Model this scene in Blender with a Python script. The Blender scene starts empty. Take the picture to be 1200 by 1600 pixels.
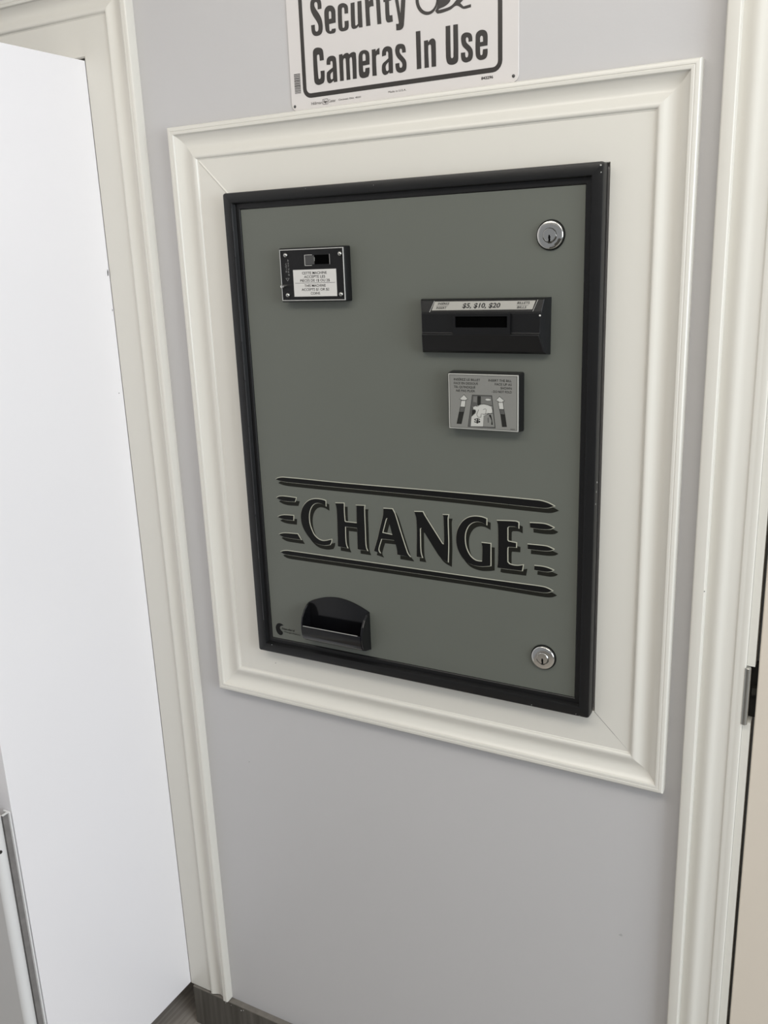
import bpy, math, random
from mathutils import Vector, Matrix

# ------------------------------------------------------------------ camera, world, lights, exposure
scn = bpy.context.scene
C = scn.collection
cam = bpy.data.cameras.new('camera')
cam.sensor_fit = 'VERTICAL'
cam.sensor_height = 32.0
cam.lens = 32.0 * 1408.06 / 1600.0
cam.clip_start = 0.02
camo = bpy.data.objects.new('camera', cam)
C.objects.link(camo)
camo.location = (0.7542, -1.2149, 1.625)
camo.rotation_euler = (1.2968, 0.0368, 0.4995)
scn.camera = camo

world = bpy.data.worlds.new('world')
scn.world = world
world.use_nodes = True
wbg = world.node_tree.nodes['Background']
wbg.inputs[0].default_value = (0.93, 0.96, 1.0, 1)
wbg.inputs[1].default_value = 0.26

def area(name, loc, target, sx, sy, power, color):
    l = bpy.data.lights.new(name, 'AREA')
    l.shape = 'RECTANGLE'; l.size = sx; l.size_y = sy; l.energy = power; l.color = color
    o = bpy.data.objects.new(name, l); C.objects.link(o)
    o.location = loc
    o.rotation_euler = (Vector(target) - Vector(loc)).to_track_quat('-Z', 'Y').to_euler()
    return o
# fluorescent ceiling fixture, an added fill for the upper left, daylight from the shop front
area('ceiling_light_near', (1.00, -1.10, 2.62), (0.6, -0.5, 0.8), 1.2, 0.6, 20, (1.0, 0.945, 0.86))
area('fill_light_left', (-0.20, -1.25, 2.62), (-0.1, -0.6, 1.0), 1.2, 0.6, 14.5, (1.0, 0.945, 0.86))
area('shop_front_daylight', (3.3, -1.35, 1.65), (-0.4, -0.3, 0.95), 1.6, 1.6, 70, (0.87, 0.94, 1.0))

scn.view_settings.view_transform = 'Standard'
scn.view_settings.look = 'None'
scn.view_settings.gamma = 1.0
scn.view_settings.use_curve_mapping = False
scn.view_settings.exposure = 0.0

# ------------------------------------------------------------------ materials
def nm(name, col, rough=0.5, metal=0.0, noise=0.0, nscale=20.0, bump=0.0, bscale=200.0, spec=None, coat=0.0):
    m = bpy.data.materials.new(name); m.use_nodes = True
    nt = m.node_tree; b = nt.nodes['Principled BSDF']
    b.inputs['Base Color'].default_value = (*col, 1)
    b.inputs['Roughness'].default_value = rough
    b.inputs['Metallic'].default_value = metal
    if spec is not None: b.inputs['Specular IOR Level'].default_value = spec
    if coat: b.inputs['Coat Weight'].default_value = coat
    tc = nt.nodes.new('ShaderNodeTexCoord')
    if noise:
        n = nt.nodes.new('ShaderNodeTexNoise'); n.inputs['Scale'].default_value = nscale; n.inputs['Detail'].default_value = 4
        nt.links.new(tc.outputs['Object'], n.inputs['Vector'])
        r = nt.nodes.new('ShaderNodeMapRange')
        r.inputs['To Min'].default_value = 1 - noise; r.inputs['To Max'].default_value = 1 + noise
        nt.links.new(n.outputs['Fac'], r.inputs['Value'])
        mx = nt.nodes.new('ShaderNodeVectorMath'); mx.operation = 'SCALE'
        mx.inputs[0].default_value = col
        nt.links.new(r.outputs[0], mx.inputs['Scale']); nt.links.new(mx.outputs[0], b.inputs['Base Color'])
    if bump:
        n2 = nt.nodes.new('ShaderNodeTexNoise'); n2.inputs['Scale'].default_value = bscale; n2.inputs['Detail'].default_value = 3
        nt.links.new(tc.outputs['Object'], n2.inputs['Vector'])
        bp = nt.nodes.new('ShaderNodeBump'); bp.inputs['Strength'].default_value = bump; bp.inputs['Distance'].default_value = 0.001
        nt.links.new(n2.outputs['Fac'], bp.inputs['Height']); nt.links.new(bp.outputs[0], b.inputs['Normal'])
    return m

def wood(name, c1, c2, axis):
    """grey laminate with streaky grain along one axis"""
    m = bpy.data.materials.new(name); m.use_nodes = True
    nt = m.node_tree; b = nt.nodes['Principled BSDF']; b.inputs['Roughness'].default_value = 0.5
    tc = nt.nodes.new('ShaderNodeTexCoord'); mp = nt.nodes.new('ShaderNodeMapping')
    s = [60, 60, 60]; s[axis] = 2.5
    mp.inputs['Scale'].default_value = s
    n = nt.nodes.new('ShaderNodeTexNoise'); n.inputs['Scale'].default_value = 1.6; n.inputs['Detail'].default_value = 6
    cr = nt.nodes.new('ShaderNodeValToRGB')
    cr.color_ramp.elements[0].position = 0.3; cr.color_ramp.elements[0].color = (*c1, 1)
    cr.color_ramp.elements[1].position = 0.72; cr.color_ramp.elements[1].color = (*c2, 1)
    nt.links.new(tc.outputs['Object'], mp.inputs['Vector']); nt.links.new(mp.outputs[0], n.inputs['Vector'])
    nt.links.new(n.outputs['Fac'], cr.inputs['Fac']); nt.links.new(cr.outputs[0], b.inputs['Base Color'])
    return m

M = {
 'wall': nm('lavender_grey_paint', (0.54, 0.53, 0.532), 0.42, noise=0.015, nscale=3, bump=0.10, bscale=260),
 'trim': nm('cream_gloss_paint', (0.70, 0.680, 0.625), 0.28, noise=0.01, nscale=6, bump=0.08, bscale=60),
 'door': nm('white_door_paint', (0.86, 0.845, 0.865), 0.32, noise=0.012, nscale=4, bump=0.05, bscale=25),
 'beige': nm('beige_door_paint', (0.70, 0.63, 0.54), 0.4, noise=0.01, nscale=5),
 'ceiling': nm('ceiling_white', (0.8, 0.8, 0.78), 0.8),
 'dark': nm('dark_gap', (0.02, 0.018, 0.015), 0.7),
 'skirt': wood('grey_wood_skirting', (0.055, 0.050, 0.042), (0.13, 0.12, 0.105), 2),
 'skirt_top': nm('lit_skirting_top', (0.17, 0.155, 0.135), 0.7, noise=0.25, nscale=60),  # paler than the skirting: light from above painted into its top
 'floor': wood('grey_wood_floor', (0.24, 0.215, 0.19), (0.50, 0.455, 0.41), 1),
 'caulk': nm('white_caulk', (0.62, 0.61, 0.58), 0.6),
 'black': nm('black_frame_paint', (0.006, 0.006, 0.0065), 0.38, spec=0.42, noise=0.25, nscale=30, bump=0.25, bscale=70),
 'plastic': nm('black_plastic', (0.005, 0.005, 0.0055), 0.36, spec=0.38, bump=0.1, bscale=400),
 'gloss': nm('glossy_black_plastic', (0.005, 0.005, 0.006), 0.13, spec=0.5),
 'void': nm('slot_void', (0.002, 0.002, 0.002), 0.9, spec=0.0),
 'face': nm('olive_grey_enamel', (0.122, 0.130, 0.112), 0.42, noise=0.03, nscale=8, bump=0.03, bscale=300),
 'ink': nm('black_print', (0.006, 0.006, 0.006), 0.45, spec=0.2),
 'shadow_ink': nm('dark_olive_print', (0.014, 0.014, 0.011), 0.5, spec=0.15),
 'cream_ink': nm('pale_olive_print', (0.46, 0.46, 0.38), 0.5),
 'sign': nm('sign_white', (0.68, 0.65, 0.635), 0.22, noise=0.01, nscale=5),
 'sign_ink': nm('sign_black', (0.028, 0.024, 0.022), 0.35),
 'chrome': nm('chrome', (0.80, 0.79, 0.76), 0.14, 1.0),
 'steel': nm('dull_steel', (0.42, 0.42, 0.40), 0.32, 1.0),
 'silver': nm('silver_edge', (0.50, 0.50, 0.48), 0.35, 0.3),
 'paper': nm('label_paper', (0.62, 0.61, 0.59), 0.5),
 'paper_ink': nm('label_ink', (0.03, 0.03, 0.03), 0.6, spec=0.1),
 'plac': nm('placard_grey', (0.215, 0.215, 0.20), 0.35),
 'plac_rim': nm('placard_rim', (0.40, 0.40, 0.37), 0.35),
 'plac_ink': nm('placard_ink', (0.022, 0.022, 0.02), 0.5, spec=0.2),
 'plac_light': nm('placard_light', (0.50, 0.50, 0.47), 0.5),
 'plac_mid': nm('placard_mid', (0.085, 0.085, 0.08), 0.5),
 'strip': nm('denomination_strip', (0.36, 0.35, 0.32), 0.4),
 'engrave': nm('grey_engraving', (0.20, 0.20, 0.20), 0.5),
 'metalwhite': nm('white_coated_metal', (0.74, 0.74, 0.74), 0.35),
 'metalgrey': nm('grey_channel_metal', (0.20, 0.19, 0.185), 0.5, noise=0.3, nscale=60),
 'guard': nm('slot_guard_grey', (0.055, 0.055, 0.055), 0.4),
 'worn': nm('worn_paint_edge', (0.055, 0.055, 0.06), 0.4),
 'scuff': nm('grey_scuff', (0.42, 0.415, 0.41), 0.5),
 'bill_grey': nm('bill_grey', (0.15, 0.15, 0.14), 0.5),
 'panelgrey': nm('grey_panel_coating', (0.58, 0.57, 0.565), 0.5),
 'rust': nm('lock_tarnish', (0.03, 0.028, 0.022), 0.6),
}

# ------------------------------------------------------------------ helpers
class MB:
    def __init__(s): s.v = []; s.f = []; s.mi = []; s.mats = []
    def mat(s, m):
        if m not in s.mats: s.mats.append(m)
        return s.mats.index(m)
    def add(s, vs, fs, m=None):
        o = len(s.v); s.v += [tuple(v) for v in vs]
        k = s.mat(m) if m else 0
        for f in fs: s.f.append([i + o for i in f]); s.mi.append(k)
        return s
    def box(s, x0, x1, y0, y1, z0, z1, m=None):
        vs = [(x, y, z) for x in (x0, x1) for y in (y0, y1) for z in (z0, z1)]
        return s.add(vs, [(0,1,3,2),(4,6,7,5),(0,4,5,1),(2,3,7,6),(0,2,6,4),(1,5,7,3)], m)
    def lathe(s, prof, origin, axis='y', n=40, m=None, a0=0.0):
        """prof = [(radius, height)], spun about axis; height runs along -y (out of the wall) or +z"""
        vs = []; fs = []
        for r, h in prof:
            for i in range(n):
                a = 2*math.pi*i/n + a0; u, w = r*math.cos(a), r*math.sin(a)
                vs.append((origin[0]+u, origin[1]-h, origin[2]+w) if axis == 'y' else (origin[0]+u, origin[1]+w, origin[2]+h))
        for k in range(len(prof)-1):
            for i in range(n):
                j = (i+1) % n
                fs.append((k*n+i, k*n+j, (k+1)*n+j, (k+1)*n+i))
        if prof[-1][0] > 1e-6: fs.append(tuple((len(prof)-1)*n+i for i in range(n)))
        return s.add(vs, fs, m)
    def ring(s, prof, x0, x1, z0, z1, r=0.0, m=None, cap=False):
        """sweep prof = [(inset, y)] round a (rounded) rectangle"""
        seg = 1 if r <= 0 else 6
        vs = []; fs = []; n = 4*seg
        for d, y in prof:
            rr = max(r-d, 0.0)
            for q, (cx, cz, a) in enumerate(((x1-d-rr, z1-d-rr, 0), (x0+d+rr, z1-d-rr, 90), (x0+d+rr, z0+d+rr, 180), (x1-d-rr, z0+d+rr, 270))):
                for i in range(seg):
                    t = math.radians(a + (90*i/(seg-1) if seg > 1 else 45))
                    vs.append((cx+rr*math.cos(t), y, cz+rr*math.sin(t)))
        for k in range(len(prof)-1):
            for i in range(n):
                j = (i+1) % n
                fs.append((k*n+i, k*n+j, (k+1)*n+j, (k+1)*n+i))
        if cap: fs.append(tuple((len(prof)-1)*n+i for i in range(n)))
        return s.add(vs, fs, m)
    def build(s, name, m, parent=None, smooth=None, bevel=0.0, weld=False):
        me = bpy.data.meshes.new(name)
        me.from_pydata(s.v, [], s.f)
        mats = s.mats if s.mats else [m]
        if m is not None and not s.mats: mats = [m]
        for k in mats: me.materials.append(M[k])
        if s.mats:
            for p, i in zip(me.polygons, s.mi): p.material_index = i
        import bmesh
        bm = bmesh.new(); bm.from_mesh(me)
        bmesh.ops.remove_doubles(bm, verts=bm.verts, dist=1e-6)
        bmesh.ops.recalc_face_normals(bm, faces=bm.faces)
        bm.to_mesh(me); bm.free()
        o = bpy.data.objects.new(name, me); C.objects.link(o)
        if parent: put(o, parent)
        if bevel:
            b = o.modifiers.new('bevel', 'BEVEL'); b.width = bevel; b.segments = 2; b.limit_method = 'ANGLE'; b.angle_limit = 0.6
            b.harden_normals = False
        if smooth is not None:
            me.shade_smooth(); me.set_sharp_from_angle(angle=math.radians(smooth))
        return o

def put(o, parent):
    """parent keeping the world position; every parent here is an unrotated Empty or a mesh in world coordinates"""
    o.parent = parent
    p = parent; off = Vector((0, 0, 0))
    while p: off += p.location; p = p.parent
    me = o.data
    if me is not None and me.users == 1 and off.length > 0:
        me.transform(Matrix.Translation(-off))

def thing(name, loc, label, cat, group=None):
    o = bpy.data.objects.new(name, None); C.objects.link(o); o.location = loc
    o.empty_display_size = 0.05
    o['label'] = label; o['category'] = cat
    if group: o['group'] = group
    return o

def struct(o): o['kind'] = 'structure'; return o

def mesh_from_curve(cu):
    ob = bpy.data.objects.new('t', cu); C.objects.link(ob)
    dg = bpy.context.evaluated_depsgraph_get(); dg.update()
    me = bpy.data.meshes.new_from_object(ob.evaluated_get(dg))
    bpy.data.objects.remove(ob)
    vs = [tuple(v.co) for v in me.vertices]; fs = [tuple(p.vertices) for p in me.polygons]
    bpy.data.meshes.remove(me)
    return vs, fs

def fill(mb, loops, y, m, off=0.0, dx=0.0, dz=0.0):
    """filled flat shape(s) with holes in the x-z plane at depth y"""
    cu = bpy.data.curves.new('c', 'CURVE'); cu.dimensions = '2D'; cu.fill_mode = 'BOTH'
    K = 100.0
    for lp in loops:
        sp = cu.splines.new('POLY'); sp.points.add(len(lp)-1); sp.use_cyclic_u = True
        for p, (x, z) in zip(sp.points, lp): p.co = (x*K, z*K, 0, 1)
    vs, fs = mesh_from_curve(cu)
    bpy.data.curves.remove(cu)
    mb.add([(v[0]/K+dx, y, v[1]/K+dz) for v in vs], fs, m)
    return mb

def grow(lp, d):
    """offset a closed loop outwards by d (inwards when negative)"""
    n = len(lp); A = sum(lp[i][0]*lp[(i+1) % n][1]-lp[(i+1) % n][0]*lp[i][1] for i in range(n))
    sg = 1 if A > 0 else -1
    out = []
    for i in range(n):
        p0, p1, p2 = Vector(lp[i-1]), Vector(lp[i]), Vector(lp[(i+1) % n])
        e1 = (p1-p0).normalized(); e2 = (p2-p1).normalized()
        n1 = Vector((e1.y, -e1.x))*sg; n2 = Vector((e2.y, -e2.x))*sg
        b = (n1+n2); l = b.length
        if l < 0.3: b = n1; k = 1
        else: b = b/l; k = min(1/max(b.dot(n1), 0.5), 1.6)
        q = p1 + b*d*k
        out.append((q.x, q.y))
    return out

def text(mb, body, x, z, h, y, m, width=None, bold=0.0, align='CENTER', shear=0.0, slope=0.0, spacing=1.0, line=1.0):
    """flat lettering with cap height h, anchored at x, baseline z; width squeezes it to fit"""
    cu = bpy.data.curves.new('t', 'FONT'); cu.body = body; cu.size = 1.0; cu.offset = bold; cu.shear = shear
    cu.fill_mode = 'FRONT'; cu.resolution_u = 3; cu.space_character = spacing; cu.space_line = line
    cu.align_x = 'LEFT'
    vs, fs = mesh_from_curve(cu); bpy.data.curves.remove(cu)
    if not vs: return mb
    x0 = min(v[0] for v in vs); x1 = max(v[0] for v in vs)
    s = h/0.70
    sx = width/(x1-x0) if width else s
    w = (x1-x0)*sx
    ox = x - (w/2 if align == 'CENTER' else (w if align == 'RIGHT' else 0))
    mb.add([(ox+(v[0]-x0)*sx, y, z+v[1]*s+slope*(v[0]-x0)*sx) for v in vs], fs, m)
    return mb


def smooth(lp, corner=38):
    """round the gentle turns of a traced outline, keep its sharp corners"""
    n = len(lp); P = [Vector(p) for p in lp]; tan = []
    for i in range(n):
        a = P[i]-P[i-1]; c = P[(i+1) % n]-P[i]
        tan.append((P[(i+1) % n]-P[i-1])*0.5 if a.length and c.length and math.degrees(a.angle(c)) < corner else None)
    out = []
    for i in range(n):
        p, q = P[i], P[(i+1) % n]; t0, t1 = tan[i], tan[(i+1) % n]; out.append(tuple(p))
        if t0 is None and t1 is None: continue
        L = (q-p).length
        m0 = t0.normalized()*L if t0 is not None else (q-p); m1 = t1.normalized()*L if t1 is not None else (q-p)
        for s in (.25, .5, .75):
            out.append(tuple((2*s**3-3*s*s+1)*p + (s**3-2*s*s+s)*m0 + (3*s*s-2*s**3)*q + (s**3-s*s)*m1))
    return out
# flat artwork outlines in metres on the wall (x, z)
CHANGE_ART=[[[(-0.02256,1.24838),(-0.02253,1.23917),(-0.02734,1.24141),(-0.03344,1.24299),(-0.03967,1.24292),(-0.04612,1.24011),(-0.05156,1.2341),(-0.05529,1.22603),(-0.05689,1.21592),(-0.05614,1.20492),(-0.05301,1.19526),(-0.04852,1.18686),(-0.04133,1.18101),(-0.03392,1.17877),(-0.02636,1.17945),(-0.01492,1.18302),(-0.01582,1.17849),(-0.01862,1.17349),(-0.02814,1.17122),(-0.03819,1.17134),(-0.04693,1.17308),(-0.05547,1.17822),(-0.06376,1.18734),(-0.06948,1.19676),(-0.07253,1.20759),(-0.07265,1.21981),(-0.06959,1.23009),(-0.0639,1.23837),(-0.05582,1.24519),(-0.04677,1.24878),(-0.0367,1.24995),(-0.02805,1.24948)]],[[(-0.00357,1.24627),(0.01234,1.24745),(0.01187,1.2319),(0.01232,1.21785),(0.01365,1.21635),(0.035,1.21659),(0.03593,1.24537),(0.03476,1.24635),(0.05106,1.24723),(0.05009,1.24386),(0.04969,1.20269),(0.0496,1.18412),(0.0506,1.17603),(0.05244,1.17177),(0.03451,1.17217),(0.0354,1.20849),(0.01261,1.20834),(0.01205,1.19089),(0.01233,1.18113),(0.0133,1.17596),(0.01516,1.17181),(-0.00317,1.17259),(-0.00185,1.21183),(-0.00181,1.23793)]],[[(0.08527,1.24606),(0.1011,1.24686),(0.10532,1.23908),(0.11408,1.21094),(0.12332,1.18272),(0.12606,1.1759),(0.13016,1.17124),(0.10752,1.17211),(0.10712,1.17991),(0.10552,1.18771),(0.10256,1.19573),(0.07938,1.19538),(0.07491,1.18317),(0.07333,1.17732),(0.07404,1.17336),(0.07613,1.17079),(0.06477,1.17342),(0.07287,1.19662),(0.07905,1.21812),(0.08413,1.23531)],[(0.09042,1.23084),(0.08905,1.22911),(0.08156,1.20564),(0.0997,1.20414),(0.09334,1.22839),(0.09172,1.23097)]],[[(0.14004,1.24645),(0.15448,1.24758),(0.15735,1.24224),(0.18632,1.20021),(0.1889,1.19911),(0.18984,1.20843),(0.18946,1.2435),(0.18841,1.24652),(0.19762,1.24713),(0.19641,1.24144),(0.19675,1.20218),(0.19542,1.17141),(0.18727,1.17465),(0.18137,1.1789),(0.17553,1.18676),(0.15295,1.21979),(0.15087,1.2217),(0.14877,1.22004),(0.14846,1.19636),(0.1487,1.18341),(0.14961,1.17773),(0.15124,1.17286),(0.14163,1.17308),(0.14335,1.21729),(0.1428,1.23717)]],[[(0.25975,1.24779),(0.25969,1.23811),(0.25586,1.23992),(0.25048,1.24158),(0.24351,1.24157),(0.23648,1.23894),(0.23015,1.23298),(0.2257,1.2234),(0.22438,1.21337),(0.22542,1.20204),(0.22886,1.19251),(0.23429,1.18476),(0.24134,1.1803),(0.24682,1.17949),(0.2523,1.17982),(0.25288,1.20387),(0.25176,1.20941),(0.26605,1.20963),(0.26587,1.17474),(0.25926,1.17309),(0.24754,1.17152),(0.23731,1.17246),(0.22784,1.17545),(0.21998,1.18215),(0.21374,1.19216),(0.21071,1.20256),(0.21027,1.21477),(0.21268,1.22572),(0.21839,1.23622),(0.22479,1.24294),(0.23268,1.24753),(0.24204,1.24964),(0.25208,1.24958)]],[[(0.2765,1.24674),(0.30547,1.24858),(0.30992,1.24741),(0.30995,1.23863),(0.305,1.24052),(0.29506,1.23991),(0.29286,1.2377),(0.29287,1.21845),(0.29457,1.21667),(0.30656,1.21564),(0.30628,1.20868),(0.30409,1.2087),(0.29408,1.20817),(0.29287,1.20603),(0.29288,1.18452),(0.29611,1.18143),(0.30316,1.18036),(0.31017,1.1808),(0.31734,1.18276),(0.31569,1.17354),(0.27985,1.1732),(0.27679,1.1738),(0.27805,1.1856),(0.2782,1.24051)]],[[(-0.11907,1.27652),(-0.11338,1.27919),(-0.10287,1.28094),(0.01766,1.28091),(0.1978,1.28302),(0.33979,1.28364),(0.35316,1.28161),(0.36361,1.27744),(0.35326,1.27375),(0.33894,1.27308),(0.19762,1.27402),(0.01724,1.27347),(-0.09445,1.27343),(-0.10988,1.27432)]],[[(-0.11959,1.14857),(-0.11342,1.15096),(-0.10406,1.15224),(0.01042,1.15238),(0.25913,1.15246),(0.32029,1.15307),(0.34795,1.15308),(0.35577,1.15174),(0.36261,1.14876),(0.35585,1.14546),(0.34511,1.14415),(0.3103,1.14453),(0.25908,1.14524),(0.01001,1.1451),(-0.10069,1.14486),(-0.11252,1.14566)]],[[(-0.12022,1.24425),(-0.11475,1.24699),(-0.10553,1.24819),(-0.0804,1.24779),(-0.08311,1.24091),(-0.10227,1.24017),(-0.1126,1.24141)]],[[(-0.12038,1.21091),(-0.11356,1.21388),(-0.10556,1.2155),(-0.08796,1.21621),(-0.08887,1.20784),(-0.10488,1.2077),(-0.11398,1.20876)]],[[(-0.12034,1.17969),(-0.11485,1.18203),(-0.10683,1.18352),(-0.08196,1.18468),(-0.07556,1.17528),(-0.09829,1.17543),(-0.11137,1.17617)]],[[(0.32754,1.24883),(0.34398,1.24966),(0.35261,1.24916),(0.35932,1.24702),(0.36314,1.24553),(0.35842,1.2428),(0.35079,1.24156),(0.34118,1.24115),(0.32808,1.24163)]],[[(0.32435,1.21581),(0.34434,1.21629),(0.35399,1.216),(0.36073,1.21392),(0.36361,1.21282),(0.35886,1.21029),(0.34926,1.20879),(0.33762,1.20861),(0.3244,1.20844)]],[[(0.3349,1.18411),(0.3476,1.18433),(0.35537,1.1834),(0.3636,1.18107),(0.3593,1.17852),(0.35254,1.1771),(0.3428,1.17725),(0.33447,1.1776)]]]
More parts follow.
